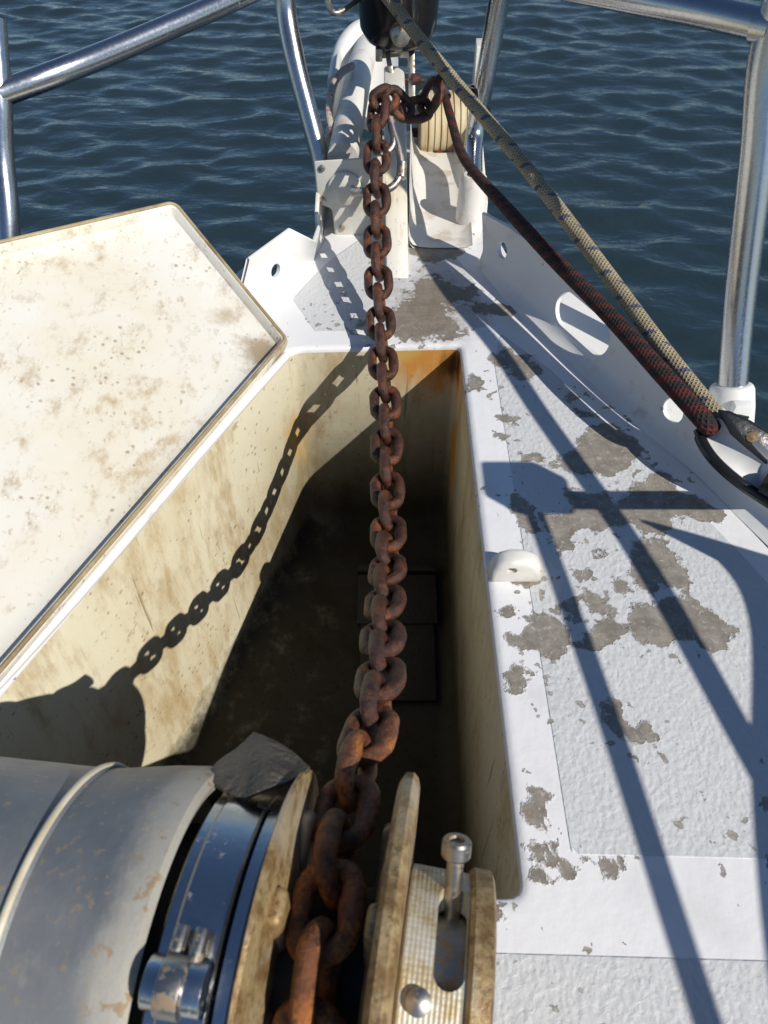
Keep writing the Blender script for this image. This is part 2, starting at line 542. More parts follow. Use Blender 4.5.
# ------------------------------------------------------------------ water
def build_water():
    rnd = random.Random(3)
    ys = [-9.0, -3.0, 0.0]
    y = 0.4
    while y < 14: ys.append(y); y += 0.018 + 0.0035 * max(0, y)
    while y < 900: ys.append(y); y *= 1.22
    xs = []; x = -5.2
    while x <= 5.2: xs.append(x); x += 0.030
    xs = [-900, -300, -100, -40, -16, -8] + xs + [8, 16, 40, 100, 300, 900]
    X, Y = np.meshgrid(np.array(xs), np.array(ys))
    Z = np.zeros_like(X)
    for i in range(46):
        lam = 0.105 * (4.2 ** rnd.random()) if i < 42 else rnd.uniform(.8, 1.6)
        th = R(-97 + rnd.gauss(0, 21)); k = 2 * PI / lam
        amp = 0.0016 * (lam / .3) ** (1.0 if lam < .6 else .0)
        ph = rnd.uniform(0, 2 * PI)
        wx = .35 * np.sin(X * 1.3 + i) + .3 * np.sin(Y * 1.1 + 2 * i)
        q = np.cos(k * (X * math.cos(th) + Y * math.sin(th)) + ph + wx)
        Z += amp * (q + .25 * np.cos(2 * (k * (X * math.cos(th) + Y * math.sin(th)) + ph + wx)))
    step = 0.038 + 0.0035 * np.abs(Y)
    Z *= np.where((Y < 14) & (np.abs(X) < 5.3), 1, 0) * np.clip((15 - Y) / 4, 0, 1)
    v = np.stack([X, Y, Z - 1.1], -1).reshape(-1, 3)
    ny, nx = X.shape
    f = [(j * nx + i, j * nx + i + 1, (j + 1) * nx + i + 1, (j + 1) * nx + i) for j in range(ny - 1) for i in range(nx - 1)]
    me = bpy.data.meshes.new('water'); me.from_pydata(v.tolist(), [], f)
    smooth(me, 180)
    o = link_mesh('water', me, m_water()); tag(o, kind='structure')


build_water()

# ------------------------------------------------------------------ the boat
boat = empty('sailboat', (0.0, 0.5, -1.1), label='white painted bow of a sailing yacht with flaking deck paint and an open anchor locker', cat='boat')
FL, FR = Vector((-.134, .896, 0)), Vector((.112, .905, 0))
AR, AL = Vector((.113, .17, 0)), Vector((-.448, .17, 0))
RB = [(.155, 1.23), (.155, 1.12), (.185, 1.03), (.259, .861), (.326, .724), (.373, .642), (.423, .529), (.48, .38), (.54, .1), (.58, -.5)]
LB = [(-.10, 1.23), (-.112, 1.17), (-.124, 1.12), (-.166, 1.04), (-.215, .955), (-.32, .80), (-.45, .62), (-.55, .4), (-.63, 0), (-.66, -.5)]


def resample(P, n):
    P = [Vector(p) for p in P]
    L = [0]
    for a, b in zip(P, P[1:]): L.append(L[-1] + (b - a).length)
    out = []; j = 0
    for i in range(n + 1):
        s = L[-1] * i / n
        while j < len(P) - 2 and L[j + 1] < s: j += 1
        t = (s - L[j]) / max(1e-9, L[j + 1] - L[j])
        out.append(P[j].lerp(P[j + 1], min(1, t)))
    return out


def fillet(a, p, b, r, n=8):
    d1 = (a - p).normalized(); d2 = (b - p).normalized()
    ang = d1.angle(d2); L = r / math.tan(ang / 2)
    c = p + (d1 + d2).normalized() * (r / math.sin(ang / 2))
    s = p + d1 * L - c; e = p + d2 * L - c
    out = []
    tot = s.angle(e)
    ax = s.cross(e).normalized()
    for i in range(n + 1):
        out.append(c + Matrix.Rotation(tot * i / n, 3, ax) @ s)
    return out


def v2(l): return [Vector((x, y, 0)) for x, y in l]


fFL = fillet(AL, FL, FR, .035, 8); fFR = fillet(FL, FR, AR, .012, 4); fAR = fillet(FR, AR, AL, .014, 4); fAL = fillet(AR, AL, FL, .03, 4)
segs_in = [resample(fFL[4:] + fFR[:3], 60), resample(fFR[2:] + fAR[:3], 170), resample(fAR[2:] + fAL[:3], 80), resample(fAL[2:] + fFL[:5], 130)]
outer = [[Vector((-.10, 1.23, 0)), Vector((.155, 1.23, 0))], v2(RB), [Vector((.58, -.5, 0)), Vector((-.66, -.5, 0))], v2(LB)[::-1]]
inner_loop = []; outer_loop = []
for a, b in zip(segs_in, outer):
    inner_loop += a[:-1]; outer_loop += resample(b, len(a) - 1)[:-1]
NL = len(inner_loop)
cen = sum(inner_loop, Vector()) / NL


def inset(loop, d):
    """move a closed loop by d towards its own left normal (away from the opening when d > 0)"""
    out = []
    n = len(loop)
    for i in range(n):
        t = (loop[(i + 1) % n] - loop[i - 1]).normalized()
        nrm = Vector((-t.y, t.x, 0))     # loop runs clockwise seen from above: outward
        out.append(loop[i] + nrm * d)
    return out


# deck surface, with rolled edge into the locker
deck = MB()
rows = []
edge_prof = [(-.0035, -.0075), (-.0032, -.0035), (-.0012, -.001), (.0045, 0)]
for d, z in edge_prof:
    rows.append([p + Vector((0, 0, z)) for p in inset(inner_loop, d)])
NR = 70
lip = rows[-1]
for k in range(1, NR + 1):
    t = (k / NR) ** 1.15
    rows.append([lip[i].lerp(outer_loop[i], t) for i in range(NL)])
vs = [p for r in rows for p in r]
fs = [(r * NL + i, r * NL + (i + 1) % NL, (r + 1) * NL + (i + 1) % NL, (r + 1) * NL + i) for r in range(len(rows) - 1) for i in range(NL)]
deck.add(vs, fs)
me = deck.mesh('deck')
P = np.array([v.co[:2] for v in me.vertices])


def sdist(P, poly):
    poly = np.array([(p[0], p[1]) for p in poly]); d = np.full(len(P), 1e9); ins = np.zeros(len(P), bool)
    for i in range(len(poly)):
        a, b = poly[i - 1], poly[i]
        ab = b - a; t = np.clip(((P - a) @ ab) / (ab @ ab + 1e-12), 0, 1)
        d = np.minimum(d, np.linalg.norm(P - a - t[:, None] * ab, axis=1))
        cond = ((a[1] > P[:, 1]) != (b[1] > P[:, 1]))
        xi = (b[0] - a[0]) * (P[:, 1] - a[1]) / (b[1] - a[1] + 1e-12) + a[0]
        ins ^= cond & (P[:, 0] < xi)
    return np.where(ins, d, -d)


Z1 = (400, 290, 2.087); Z2 = (468, 500, 2.56); Z3 = (468, 724, 2.56); Z4 = (230, 180, 2.56)
PATCH = [
    (Z1, [(190, 145), (230, 125), (265, 135), (270, 155), (300, 165), (295, 180), (265, 190), (240, 180), (225, 160)]),
    (Z1, [(300, 368), (350, 342), (390, 310), (400, 290), (425, 280), (465, 285), (505, 340), (480, 360), (495, 375), (440, 385), (380, 385)]),
    (Z1, [(495, 402), (540, 382), (590, 420), (640, 440), (685, 475), (660, 490), (600, 468), (565, 482), (545, 510), (500, 500), (440, 490), (430, 450), (480, 430)]),
    (Z1, [(350, 420), (430, 425), (440, 490), (400, 500), (375, 495), (355, 535), (330, 540), (300, 500), (290, 468), (340, 470), (360, 450)]),
    (Z1, [(232, 428), (275, 446), (292, 500), (270, 520), (245, 480)]),
    (Z1, [(485, 525), (515, 515), (560, 535), (575, 570), (605, 610), (580, 625), (545, 615), (520, 640), (480, 600), (495, 560)]),
    (Z1, [(478, 682), (500, 655), (530, 660), (600, 640), (640, 655), (680, 690), (722, 710), (715, 720), (690, 725), (690, 755), (640, 750), (620, 730), (550, 740), (510, 735), (490, 710)]),
    (Z1, [(445, 605), (480, 592), (482, 625), (455, 628)]), (Z1, [(380, 618), (400, 622), (438, 665), (442, 682), (415, 678), (385, 648)]),
    (Z1, [(418, 700), (450, 688), (470, 708), (450, 727), (422, 720)]), (Z1, [(368, 742), (395, 715), (422, 732), (410, 748), (382, 752)]),
    (Z1, [(350, 215), (380, 215), (378, 228), (352, 232)]), (Z1, [(365, 245), (410, 262), (408, 270), (370, 262)]),
    (Z1, [(255, 345), (290, 345), (290, 360), (258, 358)]), (Z1, [(210, 265), (250, 262), (275, 272), (230, 278)]), (Z1, [(150, 180), (178, 190), (165, 212), (150, 205)]),
    (Z1, [(340, 660), (370, 650), (372, 672), (345, 676)]), (Z1, [(210, 300), (228, 305), (222, 318), (208, 312)]), (Z1, [(375, 590), (398, 588), (395, 605), (378, 606)]), (Z1, [(405, 545), (428, 545), (424, 562), (408, 560)]),
    (Z2, [(92, 360), (150, 350), (148, 308), (190, 278), (238, 310), (267, 340), (247, 370), (247, 402), (200, 422), (180, 390), (140, 382), (115, 372)]),
    (Z2, [(112, 398), (150, 428), (172, 436), (122, 492), (103, 482)]), (Z2, [(348, 522), (375, 503), (394, 525), (375, 552), (353, 542)]),
    (Z2, [(360, 568), (387, 566), (400, 590), (380, 602)]), (Z2, [(412, 588), (450, 588), (487, 605), (460, 620), (412, 612)]),
    (Z2, [(112, 192), (165, 198), (172, 216), (118, 217)]), (Z2, [(90, 285), (128, 275), (132, 292), (95, 296)]),
    (Z3, [(188, 312), (225, 278), (252, 288), (237, 315), (227, 340), (262, 350), (262, 377), (240, 380), (210, 360), (188, 345)]),
    (Z3, [(168, 168), (207, 173), (207, 192), (178, 197)]), (Z3, [(148, 213), (187, 208), (187, 240), (217, 243), (212, 267), (185, 277), (168, 255), (148, 240)]),
    (Z3, [(158, 290), (176, 300), (192, 392), (168, 392)]), (Z3, [(343, 343), (397, 348), (392, 378), (353, 372)]), (Z3, [(308, 346), (342, 346), (340, 360), (313, 359)]),
    (Z3, [(56, 470), (80, 480), (78, 496), (58, 494)]),
    (Z4, [(410, 335), (450, 310), (472, 262), (530, 240), (592, 280), (602, 300), (560, 330), (577, 360), (602, 392), (560, 408), (430, 410), (410, 372)]),
    (Z4, [(452, 170), (530, 148), (602, 180), (570, 202), (480, 207)]), (Z4, [(588, 290), (620, 268), (647, 290), (620, 312)]),
    (Z4, [(608, 320), (690, 316), (737, 325), (715, 347), (640, 342)]), (Z4, [(663, 460), (710, 433), (767, 448), (762, 482), (747, 517), (725, 487), (680, 472)]),
    (Z4, [(320, 368), (348, 362), (345, 375), (322, 378)]),
]
chip = np.full(len(P), -.03)
for (zx, zy, s), poly in PATCH:
    wp = [at(zx + a / s, zy + b / s) for a, b in poly]
    chip = np.maximum(chip, sdist(P, wp))
chip = np.clip(chip, -.03, .03)
# painted non-skid fields: beside the locker, aft of it, on the foredeck
rail_in = [Vector((x - .030, y - .015, 0)) for x, y in RB]
n1 = [(.1535, .206), (.1535, .86), (.17, .93)] + [tuple(p[:2]) for p in rail_in[3:9]] + [(.50, .198)]
n2 = [(-.6, .139), (-.1, .139), (.50, .124), (.53, -.6), (-.6, -.6)]
n0 = [(-.10, .935), (.12, .935), (.155, .95), (.14, 1.08), (.10, 1.19), (-.04, 1.20), (-.09, 1.13), (-.14, 1.02)]
ns = np.maximum(np.maximum(sdist(P, n1), sdist(P, n2)), sdist(P, n0))
ns = np.clip(ns, -.02, .02)
dd = np.linalg.norm((P - np.array([.075, 1.0])) / np.array([1, 1.5]), axis=1)
stain = np.clip(1.15 - dd / .085, 0, 1)
for nm, arr in (('chip', chip), ('nonskid', ns), ('stain', stain)):
    at_ = me.attributes.new(nm, 'FLOAT', 'POINT'); at_.data.foreach_set('value', arr.astype(np.float32))
smooth(me, 60)
link_mesh('deck', me, MDECK, boat)

# locker well
LZ = -.37
loc = MB()
rows = [[p + Vector((0, 0, edge_prof[0][1])) for p in inset(inner_loop, edge_prof[0][0])]]
base_in = inset(inner_loop, -.004)
for k in range(1, 25):
    z = edge_prof[0][1] + (LZ + .03 - edge_prof[0][1]) * k / 24
    rows.append([p + Vector((0, 0, z)) for p in base_in])
for a_ in (22.5, 45, 67.5, 90):
    d = -.004 - .03 * (1 - math.cos(R(a_))); z = LZ + .03 - .03 * math.sin(R(a_))
    rows.append([p + (Vector((-.06, .45, 0)) - p).normalized() * (-d) + Vector((0, 0, z)) for p in inner_loop])
cb = sum(rows[-1], Vector()) / NL
last = rows[-1]
for k in range(1, 13):
    rows.append([p.lerp(Vector((-.06, .45, LZ)), k / 13) for p in last])
vs = [p for r in rows for p in r]
fs = [(r * NL + i, r * NL + (i + 1) % NL, (r + 1) * NL + (i + 1) % NL, (r + 1) * NL + i) for r in range(len(rows) - 1) for i in range(NL)]
vs.append(Vector((-.06, .45, LZ)))
vs = [Vector((p.x, p.y, p.z * (1 + (.479 * (.9 - p.y) if p.z < -.01 else 0)))) for p in vs]     # the floor falls away aft
r0 = (len(rows) - 1) * NL
fs += [(r0 + i, r0 + (i + 1) % NL, len(vs) - 1) for i in range(NL)]
loc.add(vs, fs)
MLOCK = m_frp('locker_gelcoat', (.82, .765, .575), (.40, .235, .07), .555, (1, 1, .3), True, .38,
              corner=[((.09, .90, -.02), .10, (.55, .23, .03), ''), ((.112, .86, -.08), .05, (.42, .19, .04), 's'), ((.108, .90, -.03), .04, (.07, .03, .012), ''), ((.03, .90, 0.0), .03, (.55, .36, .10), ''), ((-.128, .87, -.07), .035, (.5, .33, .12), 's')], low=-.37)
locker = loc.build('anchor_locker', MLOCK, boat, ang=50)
mb = MB()
tilt = Matrix.Rotation(math.atan(.177), 3, 'X')
fz = lambda y: LZ * (1 + .479 * (.9 - y))
mb.box((.022, .735, fz(.735) + .008), (.066, .045, .006), tilt); mb.box((.022, .645, fz(.645) + .006), (.060, .08, .004), tilt)
mb.box((.022, .788, fz(.788) + .010), (.068, .006, .010), tilt)
mb.build('bottom_pad', m_simple('grimy_pad', (.030, .027, .018), .7, 0, 60, .4, .8, .003), locker, bevel=.002)

# raised coaming along the hinge side of the locker
mb = MB()
cl = [FL + Vector((-.003, -.02, .001)), FL.lerp(AL, .3) + Vector((.0015, .0, .001)), FL.lerp(AL, .6) + Vector((.0015, .0, .001)), AL + Vector((.001, .03, .001))]
mb.tube(catmull(cl, 14), .006, 14)
mb.build('coaming', MW, boat)

# hull sides below the rail
mb = MB()
hull = [Vector((x, y, 0)) for x, y in RB[:0:-1]] + [Vector((.13, 1.5, 0)), Vector((.03, 1.66, 0)), Vector((-.07, 1.5, 0))] + [Vector((x, y, 0)) for x, y in LB]
lev = [(-.003, 1, .0), (-.003, 1, .13), (-.12, .985, .11), (-.5, .8, 0), (-1.4, .45, 0)]
rows = []
for z, s_, o_ in lev:
    rr = []
    for p in hull:
        ax = .03 - .2 * (1.6 - p.y)
        rr.append(Vector((ax + (p.x - ax) * s_ + (o_ if p.x > ax else -o_ * .2) * max(.08, min(1, (1.17 - p.y) / .12)), p.y - (0 if z > -.2 else (-z) * .22 * max(0, p.y)), z)))
    rows.append(rr)
n = len(hull)
mb.add([p for r in rows for p in r], [(r * n + i, r * n + i + 1, (r + 1) * n + i + 1, (r + 1) * n + i) for r in range(4) for i in range(n - 1)])
mb.build('hull', MW, boat, ang=30)


# bulwark rails: thick strips standing on the deck edge, with cut-outs
def rail(name, base, top, th, mat, cuts, fillet_r=.018, lin=False):
    if lin:
        base = [base[i].lerp(base[i + 1], k / 8) for i in range(len(base) - 1) for k in range(8)]
        top = [top[i].lerp(top[i + 1], k / 8) for i in range(len(top) - 1) for k in range(8)]
    else:
        base = catmull(base, 14); top = catmull(top, 14)
    n = len(base)
    mb = MB()
    K = 12
    vs = []
    for i in range(n):
        b, t = base[i], top[i]
        a = base[max(0, i - 1)]; c = base[min(n - 1, i + 1)]
        tan = (c - a).normalized(); up = (t - b)
        nr = tan.cross(up.normalized()).normalized()      # points to one side
        if nr.dot(Vector((0 if name else 0, .5, .0)) - b) < 0: nr = -nr
        ring = []
        # inner face with a cove at the foot
        for k in range(K + 1):
            s = k / K
            q = b + up * s
            cove = fillet_r * max(0, 1 - s * up.length / .028) ** 2
            ring.append(q + nr * (th / 2 + cove))
        ring.append(t + nr * (th * .25) + up.normalized() * th * .22)
        ring.append(t - nr * (th * .25) + up.normalized() * th * .22)
        for k in range(K, -1, -1):
            ring.append(b + up * (k / K) - nr * th / 2)
        vs.append(ring)
    m = len(vs[0])
    flat = [p for r in vs for p in r]
    fs = [(i * m + k, i * m + (k + 1) % m, (i + 1) * m + (k + 1) % m, (i + 1) * m + k) for i in range(n - 1) for k in range(m)]
    fs += [tuple(range(m)), tuple((n - 1) * m + k for k in range(m))]
    mb.add(flat, fs)
    o = mb.build(name, mat, boat, ang=50)
    if cuts: cut(o, cuts)
    return o


def hole(c, nrm, along, rx, ry, depth=.08, n=28):
    """elongated cutter: capsule of half length rx, half height ry"""
    nrm = nrm.normalized(); along = (along - nrm * along.dot(nrm)).normalized(); up = nrm.cross(along)
    poly = []
    for i in range(n):
        a = 2 * PI * i / n
        x = math.cos(a) * ry + (rx - ry) * (1 if math.cos(a) > 0 else -1)
        poly.append(c + along * x + up * math.sin(a) * ry - nrm * depth / 2)
    mb = MB(); mb.prism(poly, nrm * depth); return mb


rb = [Vector((.165, 1.125, -.004)), Vector((.205, 1.02, -.004)), Vector((.279, .866, -.004)), Vector((.346, .73, -.004)), Vector((.393, .65, -.004)), Vector((.443, .535, -.004)), Vector((.50, .39, -.004)), Vector((.56, .1, -.004)), Vector((.60, -.5, -.004))]
rt = [at(484, 213, .075), at(520, 234, .085), at(577, 280, .085), at(655, 352, .08), at(709, 400, .075), at(772, 446, .07), Vector((.515, .44, .07)), Vector((.60, .12, .07)), Vector((.65, -.5, .07))]


def inrail(px, py):
    """point of the right bulwark's inner face seen at that place"""
    best = None
    B = catmull(rb, 14); T = catmull(rt, 14)
    r = ray(px, py)
    for i in range(len(B) - 1):
        nrm = (B[i + 1] - B[i]).cross(T[i] - B[i]).normalized()
        q = onplane(px, py, B[i], nrm)
        s = (q - B[i]).dot((B[i + 1] - B[i]).normalized()) / (B[i + 1] - B[i]).length
        if -.05 <= s <= 1.05:
            if best is None or abs(s - .5) < best[0]: best = (abs(s - .5), q, nrm, (B[i + 1] - B[i]).normalized())
    return best[1:]


cuts = []
for (px, py, rx, ry) in ((503, 250, .014, .0125), (584, 323, .060, .025), (675, 410, .016, .0155)):
    q, nrm, al = inrail(px, py)
    cuts.append(hole(q, nrm, al, rx, ry))
br = rail('bulwark', rb, rt, .007, MW, cuts)
tag(br, 'long right hand bulwark strip with an oblong fairlead opening')
lb = [Vector((-.107, 1.20, -.004)), Vector((-.122, 1.13, -.004)), Vector((-.166, 1.045, -.004)), Vector((-.225, .955, -.004)), Vector((-.237, .94, -.004)), Vector((-.34, .80, -.004)), Vector((-.47, .62, -.004)), Vector((-.57, .4, -.004)), Vector((-.65, 0, -.004)), Vector((-.68, -.5, -.004))]
lt = [Vector((-.106, 1.205, .03)), at(314, 241, .055), at(289, 229, .08), at(248, 259, .08), at(247, 266, .015), Vector((-.345, .815, .025)), Vector((-.48, .63, .035)), Vector((-.58, .41, .04)), Vector((-.66, 0, .05)), Vector((-.69, -.5, .05))]
n_ = (lb[3] - lb[2]).cross(lt[2] - lb[2]).normalized()
h1 = onplane(274, 270, (lb[2] + lb[3]) / 2, n_)
n2_ = (lb[1] - lb[2]).cross(lt[2] - lb[2]).normalized()
h2 = onplane(309, 246, lb[1], n2_)
bl = rail('bulwark', lb, lt, .006, MW, [hole(h1, n_, lb[3] - lb[2], .011, .0105), hole(h2, n2_, lb[2] - lb[1], .008, .006)], .004, True)
tag(bl, 'left hand bulwark strip with a round hole, crossed by the chain shadow')

# lug with a hole on the locker edge
mb = MB()
c = at(515, 584, 0)
ring = []
prof = [(-.029, .0), (-.028, .018), (-.021, .031), (-.008, .037), (.008, .036), (.021, .030), (.028, .017), (.029, 0)]
mb.prism([c + Vector((x, 0, z - .001)) for x, z in prof], (0, .022, 0))
lug = mb.build('lug', m_white('lug_paint', (.78, .76, .70), (.40, .26, .12), .52), boat, bevel=.0075, seg=4)
cut(lug, [hole(c + Vector((-.006, .005, .022)), Vector((0, 1, -.2)), Vector((1, 0, 0)), .0055, .004)])

# ------------------------------------------------------------------ stem fitting
sf = MB()
sf.prism([(-.105, 1.20, -.09), (.165, 1.20, -.09), (.165, 1.55, -.09), (.03, 1.66, -.09), (-.105, 1.55, -.09)], (0, 0, .088))
stem = sf.build('stem_fitting', MSTEM, boat, bevel=.004)
web = MB()
web.prism([(.004, 1.075, .0), (.002, 1.16, .055), (.0, 1.33, .165), (.0, 1.50, .17), (.0, 1.55, .0)], (.036, 0, 0))
web.build('centre_web', m_frp('streaked_white_paint', (.78, .76, .70), (.42, .27, .12), .6, (7, 1, .15), False, .4), stem, bevel=.004)
# fillets where the web meets the tray
tr = MB()
prof = [(.040, .09), (.043, .05), (.048, .025), (.060, .008), (.080, .002), (.125, .002), (.140, .008), (.147, .02)]
rows = []
for yy, k in ((1.17, .25), (1.24, .6), (1.35, 1), (1.45, 1), (1.535, .9)):
    rows.append([Vector((x + (yy - 1.17) * .03, yy, .001 + (z - .001) * k)) for x, z in prof])
m_ = len(prof)
tr.add([p for r in rows for p in r] + [p + Vector((0, 0, -.006)) for r in rows for p in r],
       [(i * m_ + k, i * m_ + k + 1, (i + 1) * m_ + k + 1, (i + 1) * m_ + k) for i in range(4) for k in range(m_ - 1)]
       + [(5 * m_ + i * m_ + k, 5 * m_ + i * m_ + k + 1, 5 * m_ + (i + 1) * m_ + k + 1, 5 * m_ + (i + 1) * m_ + k) for i in range(4) for k in range(m_ - 1)]
       + [(4 * m_ + k, 4 * m_ + k + 1, 9 * m_ + k + 1, 9 * m_ + k) for k in range(m_ - 1)])
tr.build('roller_tray', m_white('tray_paint', (.76, .74, .69), (.4, .27, .15), .55), stem, ang=60)
# cheek plates
for (x, pts, lab) in ((.163, [(1.27, -.02), (1.27, .03), (1.45, .05), (1.60, .07), (1.615, .165), (1.65, .17), (1.665, .05), (1.70, .0), (1.66, -.05), (1.3, -.06)], None),
                      (-.112, [(1.18, -.03), (1.18, .055), (1.24, .085), (1.55, .09), (1.75, .12), (1.80, .05), (1.7, -.04), (1.3, -.08)], None)):
    q = MB(); q.prism([(x + (y - 1.2) * .03, y, z) for y, z in pts], (.006 if x < 0 else .014, 0, 0)); q.build('cheek_plate', MSTEM, stem, bevel=.0015)
# block carrying the round blanking cap
blk = MB()
yb = 1.215
def pxY(px, py, Y):
    r = ray(px, py); return CO + r * (Y / r.y)
bp = [pxY(a, b, yb) for a, b in ((313, 161), (385, 156), (386, 240), (335, 240), (332, 209), (317, 203))]
blk.prism(bp, (0, .028, -.012))
block_ = blk.build('chock_block', MWC, stem, bevel=.004, seg=3)
cp = MB(); cp.lathe([(0, .0275), (.004, .0275), (.006, .025), (.0062, 0)], pxY(345, 188, yb - .0005), (0, -1, 0), 40)
cp.build('round_cap', MWC, block_)
for (bx, by) in ((322, 168), (322, 200), (376, 228), (342, 228)):
    q = MB(); q.lathe([(0, .0055), (.002, .0055), (.0035, .003), (.0036, 0)], pxY(bx, by, yb - .0005), (0, -1, 0), 6 if by > 210 else 14); q.build('bolt', MGALV, block_)
# axle below the roller
q = MB(); q.tube([(.055, 1.60, .015), (.175, 1.60, .015)], .009, 14); q.box((.112, 1.555, -.012), (.010, .012, .014)); q.build('axle', MRUST, stem)

ro = MB()
c0 = Vector((.068, 1.60, .030))
prof = [(0, .0), (0, .055), (.003, .060)]
for i in range(7):
    x = .006 + i * .0125
    prof += [(x, .061), (x + .0095, .0605), (x + .0105, .0575), (x + .0115, .0575)]
prof += [(.0935, .06), (.096, .055), (.096, 0)]
ro.lathe(prof, c0, (1, .03, 0), 56)
o = ro.build('bow_roller', MNYLON, None, ang=35)
tag(o, 'yellowed ribbed bow roller between the white cheek plates', 'roller')

# anchor lying in the other channel, lashed with red flecked cord
anc = empty('anchor', (-.05, 1.6, .05), label='white anchor stowed on the bow left of the forestay', cat='anchor')
q = MB(); q.tube(catmull([(-.068, 1.27, .105), (-.058, 1.45, .112), (-.045, 1.72, .105), (-.03, 1.98, .07)], 8), .0255, 24)
q.build('shank', MSTEM, anc)
q = MB()
fl = [[(-.108, 1.60, .08), (-.095, 1.80, .10), (-.05, 1.98, .08)], [(-.09, 1.60, .05), (-.075, 1.82, .08), (-.02, 2.02, .06)], [(-.03, 1.6, .03), (-.03, 1.9, .06), (.0, 2.12, .04)], [(.03, 1.66, .07), (.03, 1.88, .1), (.03, 2.06, .06)]]
g = [catmull(r, 8) for r in fl]; n = len(g[0])
q.add([p for r in g for p in r] + [p + Vector((0, 0, -.012)) for r in g for p in r],
      [(i * n + k, i * n + k + 1, (i + 1) * n + k + 1, (i + 1) * n + k) for i in range(3) for k in range(n - 1)]
      + [(4 * n + i * n + k, 4 * n + i * n + k + 1, 4 * n + (i + 1) * n + k + 1, 4 * n + (i + 1) * n + k) for i in range(3) for k in range(n - 1)])
q.build('fluke', MW, anc, ang=70)
q = MB(); q.tube(catmull([(.02, 1.95, .07), (-.04, 1.95, .10), (-.085, 1.88, .085), (-.10, 1.76, .05)], 6), .022, 16); q.build('crown', MW, anc)
q = MB(); q.tube(catmull([W(352, 66, 1.43), W(342, 72, 1.40), W(334, 84, 1.38), W(330, 100, 1.35), W(329, 116, 1.33), W(333, 134, 1.31)], 8), .0068, 10)
tag(q.build('lashing_cord', m_rope('red_flecked_cord', (.72, .68, .6), (.55, .03, .02), None, .011)), 'thin white cord with red flecks looped over the anchor stock', 'cord')

# ------------------------------------------------------------------ pulpit
pul = empty('pulpit', (.3, 1.0, .3), label='stainless steel bow pulpit of bent polished tubes around the foredeck', cat='pulpit')
TR = .0160
def pipe(name, pts, r=TR, n=10, par=None, mat=None):
    q = MB(); q.tube(catmull(pts, n), r, 24); return q.build(name, mat or MSTEEL, par or pul)


JR = W(774, 25, .80)                       # right joint
baseR = W(731, 402, 1.0)
pr = pipe('post', [baseR, W(740, 300, .95), W(757, 160, .87), JR, JR + Vector((.012, .0, .16))], .0190)
# right mid rail: forward part seen, aft part shades the deck
zr = JR.z
def src(px, py, z): return at(px, py) - SH * z
aft = [src(448, 290, zr), src(496, 347, zr), src(540, 413, zr), src(640, 557, zr), src(755, 760, zr), src(870, 963, zr)]
fwd = [W(430, -62, 1.12), W(530, -24, .98), W(620, -4, .90), W(700, 11, .84)]
pipe('mid_rail', fwd + [JR - Vector((.0, 0, .002))])
pipe('mid_rail', [JR + Vector((.004, 0, 0))] + aft, .0108)
# lower aft rail, its brace and an unseen box added for its shadow on the deck
b1 = src(530, 500, .40); b2 = src(600, 694, .40); b3 = src(700, 1000, .40)
pipe('lower_rail', [b1, b2, b3, b3 + (b3 - b2)], .0085)
pipe('brace', [Vector((.462, .60, .0)), (Vector((.462, .60, .0)) + b1) / 2, b1], .0120)
q = MB(); q.box(src(526, 487, .40), (.034, .030, .022)); q.build('shadow_box', MBLACK, pul, bevel=.006)
# bow posts
pb = Vector((.150, 1.265, .06))
pipe('post', [pb, W(474, 140, 1.36), W(485, 80, 1.30), W(499, 0, 1.22), W(515, -90, 1.12)], .0168)
pipe('post', [W(322, 168, 1.33), W(319, 152, 1.32), W(309, 115, 1.30), W(295, 60, 1.27), W(285, 0, 1.24), W(280, -90, 1.15)], .0168)
# left side
lid_h0 = at(290, 340, .016); lid_h1 = at(0, 678, .016)
e1 = (lid_h1 - lid_h0).normalized()
perp = Vector((e1.y, -e1.x, 0))
if perp.x > 0: perp = -perp
INC = R(21.5)
e2 = (perp * math.cos(INC) + Vector((0, 0, 1)) * math.sin(INC)).normalized()
e3 = e1.cross(e2).normalized()
if e3.z < 0: e3 = -e3
lidC = onplane(175, 200, lid_h0, e3)
lidD = onplane(0, 240, lid_h0, e3)
tl = (onplane(10, 237, lid_h0, e3) - CO).dot(CF)
JL = W(0, 94, tl + .02)
pipe('post', [W(12, 420, tl + .16), W(9, 236, tl + .075), W(3, 160, tl + .05), JL, W(-6, 20, tl)], .0150)
pipe('mid_rail', [JL, W(60, 72, tl + .04), W(130, 44, tl + .09), W(245, -6, tl + .18), W(360, -60, tl + .3)])
q = MB(); q.lathe([(-.01, TR * 1.02), (-.009, TR * 1.14), (.009, TR * 1.14), (.01, TR * 1.02)], JR + Vector((-.008, .004, -.002)), (W(700, 11, .84) - JR), 24)
q.build('weld_collar', MSTEEL, pul)
# clamp on the right bow post
q = MB(); ax = (W(485, 80, 1.30) - W(474, 140, 1.36)).normalized(); cc = W(478, 97, 1.325)
q.lathe([(-.016, .017), (-.016, .0205), (-.002, .0205), (-.002, .0185), (.003, .0185), (.003, .0215), (.015, .0215), (.015, .017)], cc, ax, 28)
q.box(cc + Vector((.017, -.006, -.022)), (.006, .006, .009))
q.build('clamp', MBLACK, pul, ang=30)
# socket of that post
q = MB(); q.lathe([(0, .026), (.075, .024), (.088, .0215), (.092, .0172), (.092, .012)], (.150, 1.262, -.01), (0, .0, 1), 32)
q.build('socket', m_white('socket_paint', (.78, .76, .72), (.4, .27, .13), .57), pul)
